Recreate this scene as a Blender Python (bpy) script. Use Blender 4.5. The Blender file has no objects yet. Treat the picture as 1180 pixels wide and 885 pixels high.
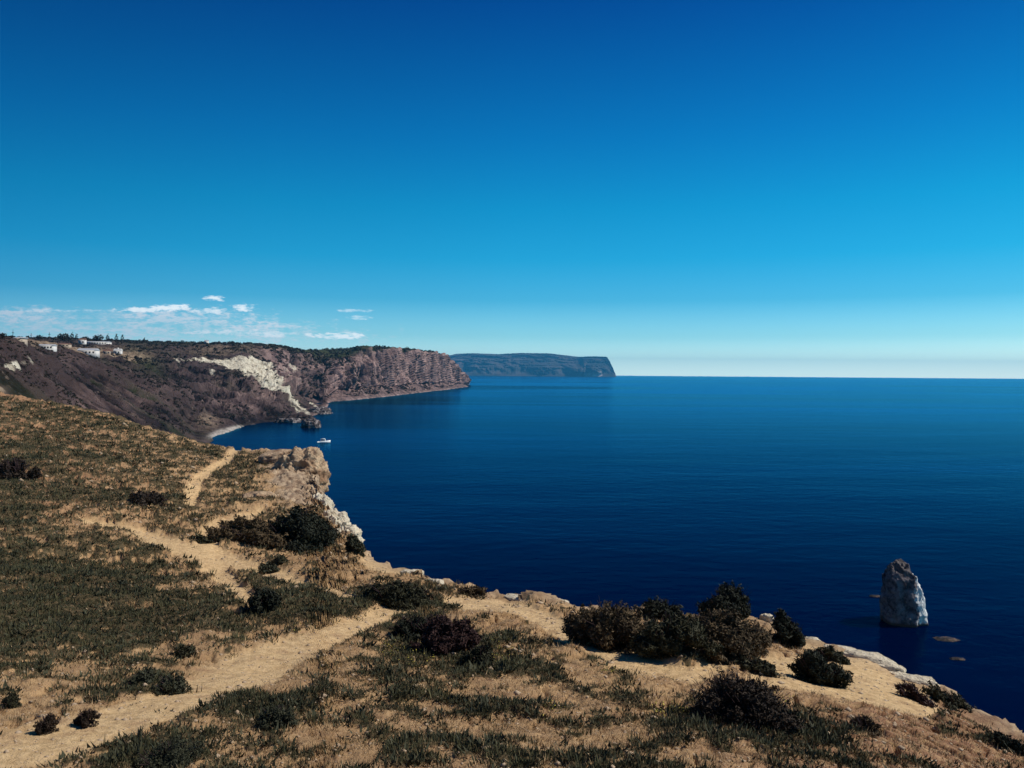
import bpy, math, random
import numpy as np
from mathutils import Vector, Matrix
from mathutils.bvhtree import BVHTree
random.seed(7); RNG = np.random.default_rng(7)
sc = bpy.context.scene
COL = sc.collection
PI = math.pi
# ------------------------------------------------------------------ camera
CAMZ = 60.0; F = 926.0; CX, CY = 590.0, 442.5
PITCH = math.radians(-0.76); ROLL = math.radians(0.44)
cam = bpy.data.cameras.new('camera'); camo = bpy.data.objects.new('camera', cam); COL.objects.link(camo)
cam.sensor_width = 36; cam.lens = 36 * F / 1180; cam.clip_start = 0.2; cam.clip_end = 200000
MC = Matrix.Translation((0, 0, CAMZ)) @ Matrix.Rotation(PI/2 + PITCH, 4, 'X') @ Matrix.Rotation(ROLL, 4, 'Z')
camo.matrix_world = MC
sc.camera = camo
RC = np.array(MC.to_3x3())
def ray(px, py):
    d = RC @ np.array([(px - CX) / F, (CY - py) / F, -1.0]); return d / d[1]
def pt(px, py, Y): return np.array([0, 0, CAMZ]) + ray(px, py) * Y
def proj(P):
    q = (np.asarray(P) - np.array([0, 0, CAMZ])) @ RC
    return CX + F * q[..., 0] / -q[..., 2], CY - F * q[..., 1] / -q[..., 2]
# ------------------------------------------------------------------ light
SUN_EL = math.radians(47); SUN_AZ = math.radians(82)     # azimuth measured from +Y towards +X
sd = Vector((math.sin(SUN_AZ) * math.cos(SUN_EL), math.cos(SUN_AZ) * math.cos(SUN_EL), math.sin(SUN_EL)))
sl = bpy.data.lights.new('sun', 'SUN'); sl.energy = 4.5; sl.angle = math.radians(0.5); sl.color = (1, 0.93, 0.83)
so = bpy.data.objects.new('sun', sl); COL.objects.link(so); so.rotation_euler = sd.to_track_quat('Z', 'Y').to_euler()
sc.view_settings.view_transform = 'Standard'; sc.view_settings.look = 'None'
sc.view_settings.exposure = 0.0; sc.view_settings.gamma = 1; sc.view_settings.use_curve_mapping = False

class NT:
    """small node helper"""
    def __init__(s, tree): s.t = tree; s.n = tree.nodes; s.l = tree.links
    def new(s, ty, **kw):
        n = s.n.new(ty)
        for k, v in kw.items(): setattr(n, k, v)
        return n
    def put(s, sock, v):
        if isinstance(v, bpy.types.NodeSocket): s.l.new(v, sock)
        elif v is not None:
            if isinstance(v, (tuple, list)) and len(v) == 3 and sock.type == 'RGBA': v = (*v, 1)
            sock.default_value = v
    def math(s, op, a, b=None, c=None, clamp=False):
        n = s.new('ShaderNodeMath', operation=op); n.use_clamp = clamp
        s.put(n.inputs[0], a)
        if b is not None: s.put(n.inputs[1], b)
        if c is not None: s.put(n.inputs[2], c)
        return n.outputs[0]
    def noise(s, vec, scale, detail=5, rough=0.6, dist=0.0):
        n = s.new('ShaderNodeTexNoise'); s.put(n.inputs['Vector'], vec)
        n.inputs['Scale'].default_value = scale; n.inputs['Detail'].default_value = detail
        n.inputs['Roughness'].default_value = rough; n.inputs['Distortion'].default_value = dist
        return n.outputs[0]
    def ramp(s, f, stops, interp='LINEAR'):
        n = s.new('ShaderNodeValToRGB'); cr = n.color_ramp; cr.interpolation = interp
        while len(cr.elements) > 1: cr.elements.remove(cr.elements[-1])
        for i, (p, c) in enumerate(stops):
            e = cr.elements[0] if i == 0 else cr.elements.new(p)
            e.position = p; e.color = (*c, 1) if len(c) == 3 else c
        s.put(n.inputs[0], f); return n.outputs[0]
    def smooth(s, f, a, b):
        n = s.new('ShaderNodeMapRange', interpolation_type='SMOOTHSTEP'); s.put(n.inputs[0], f)
        n.inputs[1].default_value = a; n.inputs[2].default_value = b; return n.outputs[0]
    def mix(s, f, a, b, mode='MIX'):
        n = s.new('ShaderNodeMix', data_type='RGBA', blend_type=mode)
        s.put(n.inputs[0], f); s.put(n.inputs[6], a); s.put(n.inputs[7], b); return n.outputs[2]
    def scale(s, vec, v):
        n = s.new('ShaderNodeVectorMath', operation='MULTIPLY'); s.put(n.inputs[0], vec); n.inputs[1].default_value = v; return n.outputs[0]
    def attr(s, name):
        return s.new('ShaderNodeAttribute', attribute_name=name).outputs['Fac']
    def bump(s, h, strength, dist):
        n = s.new('ShaderNodeBump'); s.put(n.inputs['Height'], h); n.inputs['Strength'].default_value = strength
        n.inputs['Distance'].default_value = dist; return n.outputs[0]

# sky: physical sky, graded per elevation like the photograph, thin clouds low over the left horizon
w = bpy.data.worlds.new('World'); sc.world = w; w.use_nodes = True
N = NT(w.node_tree); N.n.clear()
sky = N.new('ShaderNodeTexSky', sky_type='NISHITA'); sky.sun_disc = False
sky.sun_elevation = SUN_EL; sky.sun_rotation = SUN_AZ; sky.altitude = 60; sky.air_density = 1.0; sky.dust_density = 0.3; sky.ozone_density = 3.0
tc = N.new('ShaderNodeTexCoord'); sep = N.new('ShaderNodeSeparateXYZ'); N.l.new(tc.outputs['Generated'], sep.inputs[0])
gx, gy, gz = sep.outputs
gtint = N.ramp(gz, [(0.0, (2.5, 3.3, 3.8)), (0.02, (1.6, 2.25, 2.55)), (0.045, (.76, 1.46, 1.75)), (0.09, (0.22, 1.0, 1.36)), (0.14, (0.06, 0.93, 1.27)), (0.20, (0.022, 0.86, 1.18)), (0.28, (0.008, 0.64, 1.07)), (0.42, (0.0, 0.30, 0.78)), (1.0, (0.02, 0.28, 0.62))])
col = N.mix(1.0, sky.outputs[0], gtint, 'MULTIPLY')
yy = N.math('MAXIMUM', gy, 0.05)
cu = N.math('DIVIDE', gx, yy); cv = N.math('DIVIDE', gz, yy)
cmb = N.new('ShaderNodeCombineXYZ'); N.put(cmb.inputs[0], cu); N.put(cmb.inputs[1], cv)
nz1 = N.noise(N.scale(cmb.outputs[0], (14, 60, 1)), 1.0, 6, 0.6)
nz3 = N.noise(N.scale(cmb.outputs[0], (120, 330, 1)), 1.0, 4, 0.65)
nz2 = N.noise(N.scale(cmb.outputs[0], (45, 150, 1)), 1.0, 5, 0.6)
def puff(px, py, a, b, k=1.0, soft=1.5, nzs=1.0):
    d = ray(px, py); u0, v0 = d[0], d[2]
    du = N.math('MULTIPLY', N.math('SUBTRACT', cu, u0), F / a); dv = N.math('MULTIPLY', N.math('SUBTRACT', cv, v0), F / b)
    r = N.math('ADD', N.math('MULTIPLY', du, du), N.math('MULTIPLY', dv, dv))
    wob = N.math('MULTIPLY', N.math('SUBTRACT', N.math('ADD', N.math('ADD', nz1, nz2), nz3), 1.5), 3.6 * nzs)
    r = N.math('SUBTRACT', r, wob)
    return N.math('MULTIPLY', N.smooth(r, 1.15, 1.15 - soft), k)
veils = [puff(130, 382, 270, 26, 1.4, 2.6), puff(20, 374, 200, 20, 1.3, 2.4), puff(215, 372, 100, 19, 1.5, 2.2), puff(90, 364, 150, 8, .8, 2.2), puff(330, 387, 120, 9, .9, 2.2)]
puffs = [puff(247, 344, 14, 3.4, .85), puff(283, 354, 15, 4.5, .85), puff(410, 358, 24, 2.2, .45), puff(413, 366, 15, 2.6, .45), puff(165, 357, 32, 2.6, .9, 1.3), puff(195, 354, 26, 4.0, .95, 1.3),
         puff(385, 387, 34, 4.2, .85, 1.2), puff(320, 385, 30, 3.4, .5, 1.6), puff(240, 358, 22, 4, .6, 1.4), puff(255, 383, 50, 4, .4, 1.8), puff(80, 358, 60, 1.6, .3, 1.4)]
def most(l):
    acc = l[0]
    for p in l[1:]: acc = N.math('MAXIMUM', acc, p)
    return acc
streak = N.math('MULTIPLY_ADD', N.smooth(nz1, .35, .62),   .40, .52, clamp=True)
col = N.mix(N.math('MULTIPLY', N.math('MINIMUM', most(veils), .95), streak), col, (9.0, 10.0, 10.6))
col = N.mix(N.math('MULTIPLY', most(puffs), N.math('MULTIPLY_ADD', nz2, .8, .5, clamp=True)), col, (12.5, 13.6, 13.6))
cn = N.new('ShaderNodeMapRange'); N.put(cn.inputs[0], cu); cn.inputs[1].default_value = -1; cn.inputs[2].default_value = 1
col = N.mix(1.0, col, N.ramp(cn.outputs[0], [(0, (.62, .66, .72)), (.18, (.68, .72, .77)), (.35, (.95, .92, .93)), (.5, (1, 1, 1)), (.66, (1, .98, .98)), (.83, (1.05, .97, .93)), (1, (.98, .9, .87))]), 'MULTIPLY')
bg = N.new('ShaderNodeBackground'); N.put(bg.inputs[0], col); bg.inputs[1].default_value = 0.095
N.l.new(bg.outputs[0], N.new('ShaderNodeOutputWorld').inputs[0])

# ------------------------------------------------------------------ numeric helpers
def _h(ix, iy, iz, seed):
    h = (ix.astype(np.int64) * 374761393 + iy.astype(np.int64) * 668265263 + iz.astype(np.int64) * 2147483647 + seed * 1274126177) & 0xffffffff
    h = ((h ^ (h >> 13)) * 1274126177) & 0xffffffff
    h = ((h ^ (h >> 16)) * 2246822519) & 0xffffffff
    return ((h ^ (h >> 15)) & 0xffffff) / float(0xffffff)
def vn(p, seed=0):
    f = np.floor(p); t = p - f; t = t * t * t * (t * (t * 6 - 15) + 10)
    x, y, z = f[:, 0], f[:, 1], f[:, 2]; r = 0
    for dx in (0, 1):
        wx = t[:, 0] if dx else 1 - t[:, 0]
        for dy in (0, 1):
            wy = t[:, 1] if dy else 1 - t[:, 1]
            for dz in (0, 1):
                wz = t[:, 2] if dz else 1 - t[:, 2]
                r = r + wx * wy * wz * _h(x + dx, y + dy, z + dz, seed)
    return r
def fbm(p, sc_=1.0, octv=5, seed=0, gain=0.5, ridged=False):
    p = np.asarray(p, float) * sc_; a = 1; s = 0; tot = 0
    for o in range(octv):
        n = vn(p + 17.3 * o, seed + o)
        if ridged: n = 1 - np.abs(2 * n - 1)
        s = s + a * n; tot += a; a *= gain; p = p * 2.03
    return s / tot
def sstep(x, a, b):
    t = np.clip((x - a) / (b - a), 0, 1); return t * t * (3 - 2 * t)
def link(o, parent=None):
    COL.objects.link(o)
    if parent: o.parent = parent
    return o
def mesh_obj(name, V, Fc, mat, parent=None, smooth=False, attrs=None):
    V = np.ascontiguousarray(V, dtype=np.float32); Fc = np.ascontiguousarray(Fc, dtype=np.int32); k = Fc.shape[1]
    me = bpy.data.meshes.new(name); me.vertices.add(len(V)); me.vertices.foreach_set('co', V.ravel())
    me.loops.add(Fc.size); me.loops.foreach_set('vertex_index', Fc.ravel())
    me.polygons.add(len(Fc)); me.polygons.foreach_set('loop_start', np.arange(len(Fc), dtype=np.int32) * k)
    if smooth: me.polygons.foreach_set('use_smooth', np.ones(len(Fc), bool))
    me.update(calc_edges=True)
    for a, v in (attrs or {}).items():
        at_ = me.attributes.new(a, 'FLOAT', 'POINT'); at_.data.foreach_set('value', np.ascontiguousarray(v, dtype=np.float32))
    me.materials.append(mat)
    return link(bpy.data.objects.new(name, me), parent)
def tag(o, label, cat, group=None):
    o['label'] = label; o['category'] = cat
    if group: o['group'] = group
    return o
def empty(name, loc, label, cat, group=None, rz=0):
    o = bpy.data.objects.new(name, None); link(o); o.location = loc; o.rotation_euler = (0, 0, rz); o.empty_display_size = 0.5
    return tag(o, label, cat, group)
def grid_faces(nc, nr):
    i = np.arange(nc * nr).reshape(nc, nr)
    return np.stack([i[:-1, :-1], i[1:, :-1], i[1:, 1:], i[:-1, 1:]], -1).reshape(-1, 4)
def blur(A, n, axis):
    if n < 1: return A
    k = np.hanning(2 * n + 3)[1:-1]; k /= k.sum()
    pad = [(0, 0)] * A.ndim; pad[axis] = (n, n)
    B = np.pad(A, pad, mode='reflect', reflect_type='odd')
    return np.apply_along_axis(lambda v: np.convolve(v, k, 'valid'), axis, B)
def mat(name, build, rough=0.9, spec=0.15):
    m = bpy.data.materials.new(name); m.use_nodes = True; t = NT(m.node_tree); b = t.n['Principled BSDF']
    b.inputs['Roughness'].default_value = rough; b.inputs['Specular IOR Level'].default_value = spec
    t.pos = t.new('ShaderNodeNewGeometry').outputs['Position']
    t.obj = t.new('ShaderNodeTexCoord').outputs['Object']
    build(t, b); return m
def plain(name, c, rough=0.8, var=0.15, scale=2.0, spec=0.2):
    def f(t, b):
        n = t.noise(t.obj, scale, 5)
        t.put(b.inputs['Base Color'], t.mix(n, tuple(x * (1 - var) for x in c), tuple(min(1, x * (1 + var)) for x in c)))
    return mat(name, f, rough, spec)

# ------------------------------------------------------------------ materials
def m_ground(t, b):
    veg, path, rock, red = t.attr('veg'), t.attr('path'), t.attr('rock'), t.attr('red')
    n1 = t.noise(t.pos, 0.5, 6, 0.62); n2 = t.noise(t.pos, 6.0, 6, 0.7); n3 = t.noise(t.pos, 40.0, 3, 0.7)
    soil = t.mix(t.smooth(n1, .3, .7), (0.37, 0.235, 0.115), (0.53, 0.355, 0.18))
    soil = t.mix(t.math('MULTIPLY', red, t.smooth(n2, .3, .6)), soil, (0.27, 0.14, 0.078))
    soil = t.mix(t.math('MULTIPLY', t.smooth(n2, .52, .7), .55), soil, (0.22, 0.13, 0.075))
    soil = t.mix(t.math('MULTIPLY', t.smooth(n3, .58, .72), .5), soil, (0.55, 0.42, 0.28))
    soil = t.mix(path, soil, t.mix(t.smooth(n2, .35, .65), (0.50, 0.335, 0.165), (0.68, 0.48, 0.255)))
    vegc = t.mix(t.smooth(n2, .35, .65), (0.036, 0.034, 0.017), (0.15, 0.105, 0.055))
    f = t.smooth(t.math('ADD', veg, t.math('MULTIPLY', t.math('SUBTRACT', n2, .5), .9)), .35, .65)
    soil = t.mix(t.math('MULTIPLY', t.smooth(t.noise(t.pos, 2.3, 6, .72), .5, .66), .55), soil, (0.30, 0.175, 0.10))
    c = t.mix(f, soil, vegc)
    rc = t.mix(t.smooth(t.noise(t.pos, 1.1, 7, .68), .36, .64), (0.20, 0.13, 0.085), (0.50, 0.38, 0.25))
    c = t.mix(rock, c, rc)
    t.put(b.inputs['Base Color'], c)
    h = t.math('ADD', t.math('MULTIPLY', n2, 1.0), t.math('MULTIPLY', n3, .35))
    t.put(b.inputs['Normal'], t.bump(h, .8, .09))
M_ground = mat('dry_earth', m_ground, .95, .1)

def m_bay(t, b):
    pale, green, cliff, shore, sandy = t.attr('pale'), t.attr('green'), t.attr('cliff'), t.attr('shore'), t.attr('sandy')
    P = t.scale(t.pos, (1, 1, .25))
    n1 = t.noise(P, 0.010, 6, .6); n2 = t.noise(P, 0.05, 7, .68); n3 = t.noise(P, 0.22, 5, .7)
    scrub = t.mix(t.smooth(n2, .38, .62), (0.004, 0.004, 0.006), (0.026, 0.019, 0.020))
    scrub = t.mix(t.math('MULTIPLY', t.smooth(n1, .5, .66), .7), scrub, (0.035, 0.042, 0.018))
    scrub = t.mix(t.math('MULTIPLY', t.smooth(n3, .60, .70), .5), scrub, (0.24, 0.18, 0.14))
    cl = t.mix(t.smooth(n2, .34, .66), (0.10, 0.065, 0.064), (0.42, 0.285, 0.25))
    cl = t.mix(t.math('MULTIPLY', t.smooth(t.noise(t.scale(t.pos, (1, 1, .12)), .03, 5, .65), .5, .68), .8), cl, (0.085, 0.055, 0.055))
    cl = t.mix(t.math('MULTIPLY', t.smooth(n3, .58, .72), .6), cl, (0.42, 0.31, 0.24))
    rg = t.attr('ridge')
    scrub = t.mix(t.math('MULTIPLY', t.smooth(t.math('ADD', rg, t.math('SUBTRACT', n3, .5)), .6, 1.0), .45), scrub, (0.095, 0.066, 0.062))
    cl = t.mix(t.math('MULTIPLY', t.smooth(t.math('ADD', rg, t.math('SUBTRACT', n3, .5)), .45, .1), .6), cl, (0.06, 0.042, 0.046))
    c = t.mix(cliff, scrub, cl)
    gr = t.mix(t.smooth(n2, .35, .65), (0.02, 0.028, 0.012), (0.055, 0.06, 0.028))
    c = t.mix(green, c, gr)
    c = t.mix(sandy, c, t.mix(t.smooth(n3, .3, .7), (0.16, 0.11, 0.075), (0.42, 0.32, 0.22)))
    pl = t.mix(t.smooth(n3, .32, .6), (0.30, 0.25, 0.18), (0.66, 0.61, 0.48))
    pf = t.smooth(t.math('ADD', pale, t.math('MULTIPLY', t.math('SUBTRACT', n2, .5), 1.3)), .4, .62)
    c = t.mix(pf, c, pl)
    c = t.mix(t.math('MULTIPLY', shore, t.smooth(n3, .3, .55)), c, (0.46, 0.41, 0.36))
    t.put(b.inputs['Base Color'], c)
    t.put(b.inputs['Normal'], t.bump(t.math('ADD', n2, t.math('MULTIPLY', n3, .4)), .9, 6.0))
M_bay = mat('coastal_rock', m_bay, .95, .08)

def m_cape(t, b):
    pale = t.attr('pale')
    P = t.scale(t.pos, (1, 1, .5)); n1 = t.noise(P, .0022, 7, .65)
    c = t.mix(t.smooth(n1, .36, .64), (0.03, 0.037, 0.035), (0.095, 0.08, 0.075))
    c = t.mix(t.smooth(t.math('ADD', pale, t.math('MULTIPLY', t.math('SUBTRACT', n1, .5), 1.6)), .5, .75), c, (0.6, 0.52, 0.45))
    t.put(b.inputs['Base Color'], c)
M_cape = mat('cape_rock', m_cape, .95, .05)

def m_rock(dark, lite, scale, thr=(.36, .62), warm=None):
    def f(t, b):
        n2 = t.noise(t.obj, scale, 8, .68); n3 = t.noise(t.obj, scale * 6, 5, .7)
        c = t.mix(t.smooth(n2, *thr), dark, lite)
        if warm: c = t.mix(t.smooth(t.noise(t.obj, scale * .6, 4), .5, .64), c, warm)
        c = t.mix(t.math('MULTIPLY', t.smooth(n3, .56, .7), .5), c, tuple(x * .4 for x in dark))
        t.put(b.inputs['Base Color'], c)
        t.put(b.inputs['Normal'], t.bump(t.math('ADD', n2, t.math('MULTIPLY', n3, .35)), 1.0, .35 / scale))
    return f
M_white = mat('pale_limestone', m_rock((0.44, 0.35, 0.23), (0.72, 0.63, 0.47), .9, (.3, .5)))
M_bluff = mat('brown_limestone', m_rock((0.24, 0.15, 0.095), (0.56, 0.41, 0.26), .8, (.34, .6), (0.33, 0.20, 0.115)))
M_seark = mat('wet_rock', m_rock((0.02, 0.015, 0.014), (0.16, 0.10, 0.07), .8, (.46, .7)), .6)
M_wetpale = mat('grey_cove_rock', m_rock((0.05, 0.04, 0.04), (0.38, 0.33, 0.31), .25, (.46, .66)), .8)
def m_stack(t, b):
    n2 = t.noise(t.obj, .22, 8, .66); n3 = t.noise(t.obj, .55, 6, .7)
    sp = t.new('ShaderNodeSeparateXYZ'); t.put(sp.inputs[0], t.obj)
    side = t.math('MULTIPLY', sp.outputs[0], .16)  # weights the guano white to the right, painting the sunlit flank paler
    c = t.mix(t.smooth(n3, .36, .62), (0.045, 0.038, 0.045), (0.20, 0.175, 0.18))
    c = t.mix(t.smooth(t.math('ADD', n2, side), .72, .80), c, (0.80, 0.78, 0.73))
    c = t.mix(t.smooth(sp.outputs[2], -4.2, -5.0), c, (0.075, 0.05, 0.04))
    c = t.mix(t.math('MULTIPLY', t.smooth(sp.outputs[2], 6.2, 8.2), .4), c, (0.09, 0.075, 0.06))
    t.put(b.inputs['Base Color'], c); t.put(b.inputs['Normal'], t.bump(t.math('ADD', n2, t.math('MULTIPLY', n3, .5)), 1.0, .9))
M_stack = mat('guano_and_lit_side_rock', m_stack, .9)

def m_water(t, b):
    P = t.pos
    fine = t.noise(t.scale(P, (1, .8, 1)), .45, 4, .6)
    mid = t.noise(t.scale(P, (.9, 1.4, 1)), .11, 3, .55)
    big = t.noise(t.scale(P, (.5, 1.2, 1)), .018, 3, .5)
    h = t.math('ADD', t.math('MULTIPLY', fine, .3), t.math('ADD', t.math('MULTIPLY', mid, .9), t.math('MULTIPLY', big, 2.2)))
    streak = t.noise(t.scale(P, (.35, 1, 1)), .0016, 4, .5, 1.2)
    s = t.smooth(streak, .3, .7)
    n = t.new('ShaderNodeBump'); t.put(n.inputs['Height'], h); n.inputs['Distance'].default_value = .34
    t.put(n.inputs['Strength'], t.math('MULTIPLY_ADD', s, .5, .5))
    fr = t.new('ShaderNodeFresnel'); fr.inputs['IOR'].default_value = 1.33; t.put(fr.inputs['Normal'], n.outputs[0])
    gl = t.new('ShaderNodeBsdfGlossy'); gl.inputs['Color'].default_value = (.09, .62, .95, 1); t.put(gl.inputs['Roughness'], t.math('MULTIPLY_ADD', s, .10, .10)); t.put(gl.inputs['Normal'], n.outputs[0])
    df = t.new('ShaderNodeBsdfDiffuse'); t.put(df.inputs['Color'], t.mix(s, (0.0, 0.0014, 0.017), (0.0, 0.003, 0.025)))
    mx = t.new('ShaderNodeMixShader'); t.put(mx.inputs[0], t.math('MULTIPLY', t.math('POWER', fr.outputs[0], 1.8), t.math('MULTIPLY_ADD', s, .26, .56), clamp=True))
    t.l.new(df.outputs[0], mx.inputs[1]); t.l.new(gl.outputs[0], mx.inputs[2])
    t.l.new(mx.outputs[0], t.n['Material Output'].inputs['Surface'])
M_water = mat('sea_water', m_water, .1, .5)

def m_leaf(name, a, bb, rough=.75, trans=0):
    def f(t, b):
        t.put(b.inputs['Base Color'], t.ramp(t.attr('rnd'), [(0, a), (1, bb)]))
    return mat(name, f, rough, .2)
M_jun = m_leaf('juniper_foliage', (0.010, 0.013, 0.007), (0.066, 0.060, 0.028))
M_jun_d = m_leaf('dark_juniper_foliage', (0.006, 0.009, 0.006), (0.034, 0.037, 0.020))
M_olive = m_leaf('olive_brown_foliage', (0.026, 0.019, 0.010), (0.135, 0.092, 0.045))
M_redb = m_leaf('reddish_foliage', (0.018, 0.009, 0.009), (0.070, 0.033, 0.027))
M_dkb = m_leaf('dark_brown_foliage', (0.012, 0.009, 0.007), (0.055, 0.036, 0.022))
M_grey = m_leaf('grey_green_foliage', (0.018, 0.022, 0.013), (0.066, 0.066, 0.036))
M_twig = m_leaf('bare_twigs', (0.05, 0.03, 0.03), (0.15, 0.09, 0.08))
M_grass = m_leaf('green_grass_blades', (0.026, 0.031, 0.014), (0.140, 0.125, 0.058))
M_straw = m_leaf('dry_straw', (0.18, 0.105, 0.052), (0.52, 0.37, 0.20))
M_herb = m_leaf('low_herb_leaves', (0.015, 0.019, 0.011), (0.068, 0.068, 0.034))
M_yel = m_leaf('yellow_petals', (0.22, 0.19, 0.03), (0.5, 0.42, 0.07))
M_farsh = m_leaf('far_scrub', (0.010, 0.012, 0.008), (0.045, 0.038, 0.028))
M_wood = plain('shrub_wood', (0.10, 0.07, 0.05), .9)

# ------------------------------------------------------------------ sea
V = []; rs = np.array([-2000, 0, 200, 600, 1500, 4000, 10000, 20000, 32000.]); xs = np.array([-32000, -12000, -4000, -1000, -200, 200, 1000, 4000, 12000, 32000.])
V = np.array([(x, y, 0) for x in xs for y in rs]); 
sea = mesh_obj('sea', V, grid_faces(len(xs), len(rs)), M_water, smooth=True); sea['kind'] = 'structure'

# ------------------------------------------------------------------ near headland
H = lambda px: 430.2 + (px - 590) * .0077
near = {  # px: [(py, depth) ... edge]
 -500: [(1400, 4), (885, 9), (760, 15), (640, 33), (540, 62), (450, 110), (400, 150)],
 -200: [(1400, 4), (885, 9), (760, 15), (640, 34), (540, 66), (480, 105), (437, 145)],
 0:   [(1400, 4), (885, 9), (760, 15.5), (640, 36), (560, 62), (500, 98), (452, 140)],
 60:  [(1400, 4), (885, 9), (760, 15.5), (640, 37), (565, 63), (510, 97), (464, 138)],
 120: [(1400, 4), (885, 9), (760, 16), (650, 36.5), (575, 63), (520, 97), (477, 135)],
 180: [(1400, 4), (885, 9), (760, 16), (655, 37), (585, 62), (535, 94), (495, 132)],
 220: [(1400, 4), (885, 9), (760, 16), (660, 36.5), (595, 60), (545, 90), (508, 128)],
 250: [(1400, 4), (885, 9), (760, 16), (665, 36), (600, 59), (550, 88), (515, 124)],
 300: [(1400, 4), (885, 9), (760, 16.3), (668, 35), (605, 58), (555, 86), (519, 118)],
 335: [(1400, 4), (885, 9), (760, 16.5), (670, 34.5), (612, 56), (560, 84), (520, 112)],
 358: [(1400, 4), (885, 9), (760, 16.5), (670, 34.5), (618, 55), (575, 78), (532, 104)],
 372: [(1400, 4), (885, 9), (760, 16.7), (672, 34), (628, 52), (605, 64), (588, 76)],
 390: [(1400, 4), (885, 9), (765, 16.5), (680, 32), (645, 44), (628, 53), (612, 62)],
 420: [(1400, 4), (885, 9), (770, 16), (690, 29), (665, 37), (650, 44), (640, 50)],
 450: [(1400, 4), (885, 9), (775, 16), (710, 25), (680, 32), (660, 39), (649, 45)],
 480: [(1400, 4), (885, 9), (785, 15.3), (725, 22.5), (690, 29), (670, 35), (659, 39)],
 510: [(1400, 4), (885, 9), (790, 15), (740, 20.5), (705, 26), (688, 30.5), (677, 34)],
 560: [(1400, 4), (885, 9), (800, 14.2), (750, 19), (715, 24), (697, 28), (687, 31)],
 620: [(1400, 4), (885, 9), (805, 14), (755, 18.5), (720, 23), (702, 26.5), (692, 29)],
 700: [(1400, 4), (885, 9), (810, 13.8), (765, 17.8), (730, 22), (712, 25.5), (702, 28)],
 800: [(1400, 4), (885, 9.3), (815, 13.8), (770, 17.8), (735, 22), (718, 25.5), (709, 28.5)],
 870: [(1400, 4), (885, 9.6), (825, 13.6), (780, 17.5), (745, 21.5), (728, 24.5), (717, 27)],
 920: [(1400, 4), (885, 10), (835, 13.4), (795, 16.8), (765, 20), (748, 22.5), (735, 24.5)],
 960: [(1400, 4), (885, 10.3), (845, 13.2), (810, 16.2), (780, 19), (760, 21.5), (745, 23.5)],
 1000:[(1400, 4), (885, 10.8), (855, 13), (820, 16), (792, 18.5), (773, 20.8), (758, 22.8)],
 1050:[(1400, 4), (900, 10.8), (870, 12.9), (840, 15.2), (812, 17.6), (795, 19.6), (779, 21.6)],
 1092:[(1400, 4), (915, 11), (885, 13), (855, 15), (832, 17), (818, 18.4), (804, 20)],
 1140:[(1400, 4), (935, 11), (905, 12.8), (880, 14.5), (860, 16), (848, 17.2), (838, 18.4)],
 1180:[(1400, 4), (950, 11), (925, 12.5), (900, 14), (880, 15.4), (868, 16.4), (858, 17.4)],
 1300:[(1400, 4.5), (1010, 10.5), (985, 12), (965, 13), (950, 14), (940, 15), (930, 16)],
 1600:[(1500, 5), (1150, 10), (1130, 11), (1110, 12), (1095, 13), (1085, 14), (1075, 15)],
}
NC, NR, ND = 1050, 620, 70
pxs = np.array(sorted(near)); colsP = []
ts = np.linspace(0, 1, NR)
for px in pxs:
    P = np.array([pt(px, py, Y) for py, Y in near[px]])
    P = np.vstack([[P[0, 0] * .25, 1.0, CAMZ - 1.75], P])
    t = np.log(P[:, 1]); t = (t - t[0]) / (t[-1] - t[0])
    colsP.append(np.stack([np.interp(ts, t, P[:, k]) for k in range(3)], -1))
colsP = np.array(colsP)
pf = np.linspace(pxs[0], pxs[-1], NC)
G = np.stack([np.stack([np.interp(pf, pxs, colsP[:, r, k]) for k in range(3)], -1) for r in range(NR)], 1)
for k in range(3): G[:, :, k] = blur(blur(G[:, :, k], 9, 0), 22, 1)
# beyond the edge: rounded lip, then a cliff down to the sea
E = G[:, -1]; out = np.zeros_like(E); tan_ = np.gradient(blur(E, 6, 0), axis=0)
out[:, 0] = -tan_[:, 1]; out[:, 1] = tan_[:, 0]; out /= np.linalg.norm(out[:, :2], axis=1)[:, None]
out[:, :2] = blur(out[:, :2], 8, 0)
dd = np.linspace(0, 1, ND + 1)[1:]
drop = []
for s in dd:
    q = E + out * (22 * s ** 1.6); q = q.copy(); q[:, 2] = E[:, 2] - (E[:, 2] + 4) * (s ** 1.35); drop.append(q)
G = np.concatenate([G, np.stack(drop, 1)], 1)
NRT = NR + ND
P = G.reshape(-1, 3).copy()
rowi = np.tile(np.arange(NRT), NC); edge_r = sstep(rowi, NR - 25, NR + 6); Yd = P[:, 1]
P[:, 2] += (fbm(P * [1, 1, 0], .12, 4, 31) - .5) * np.clip(Yd / 24, .15, 2.2) * (1 - sstep(rowi, NR - 60, NR - 5) * .75)
PX, PY = proj(P)
def segd(poly):
    """distance in photo pixels to a ground polyline whose points carry half widths"""
    best = np.full(len(P), 1e9)
    for (x0, y0, w0), (x1, y1, w1) in zip(poly[:-1], poly[1:]):
        dx, dy = x1 - x0, y1 - y0; t = np.clip(((PX - x0) * dx + (PY - y0) * dy) / (dx * dx + dy * dy), 0, 1)
        d = np.hypot((PX - x0 - t * dx), (PY - y0 - t * dy) * 1.4) / (w0 + t * (w1 - w0))
        best = np.minimum(best, d)
    return best
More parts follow.
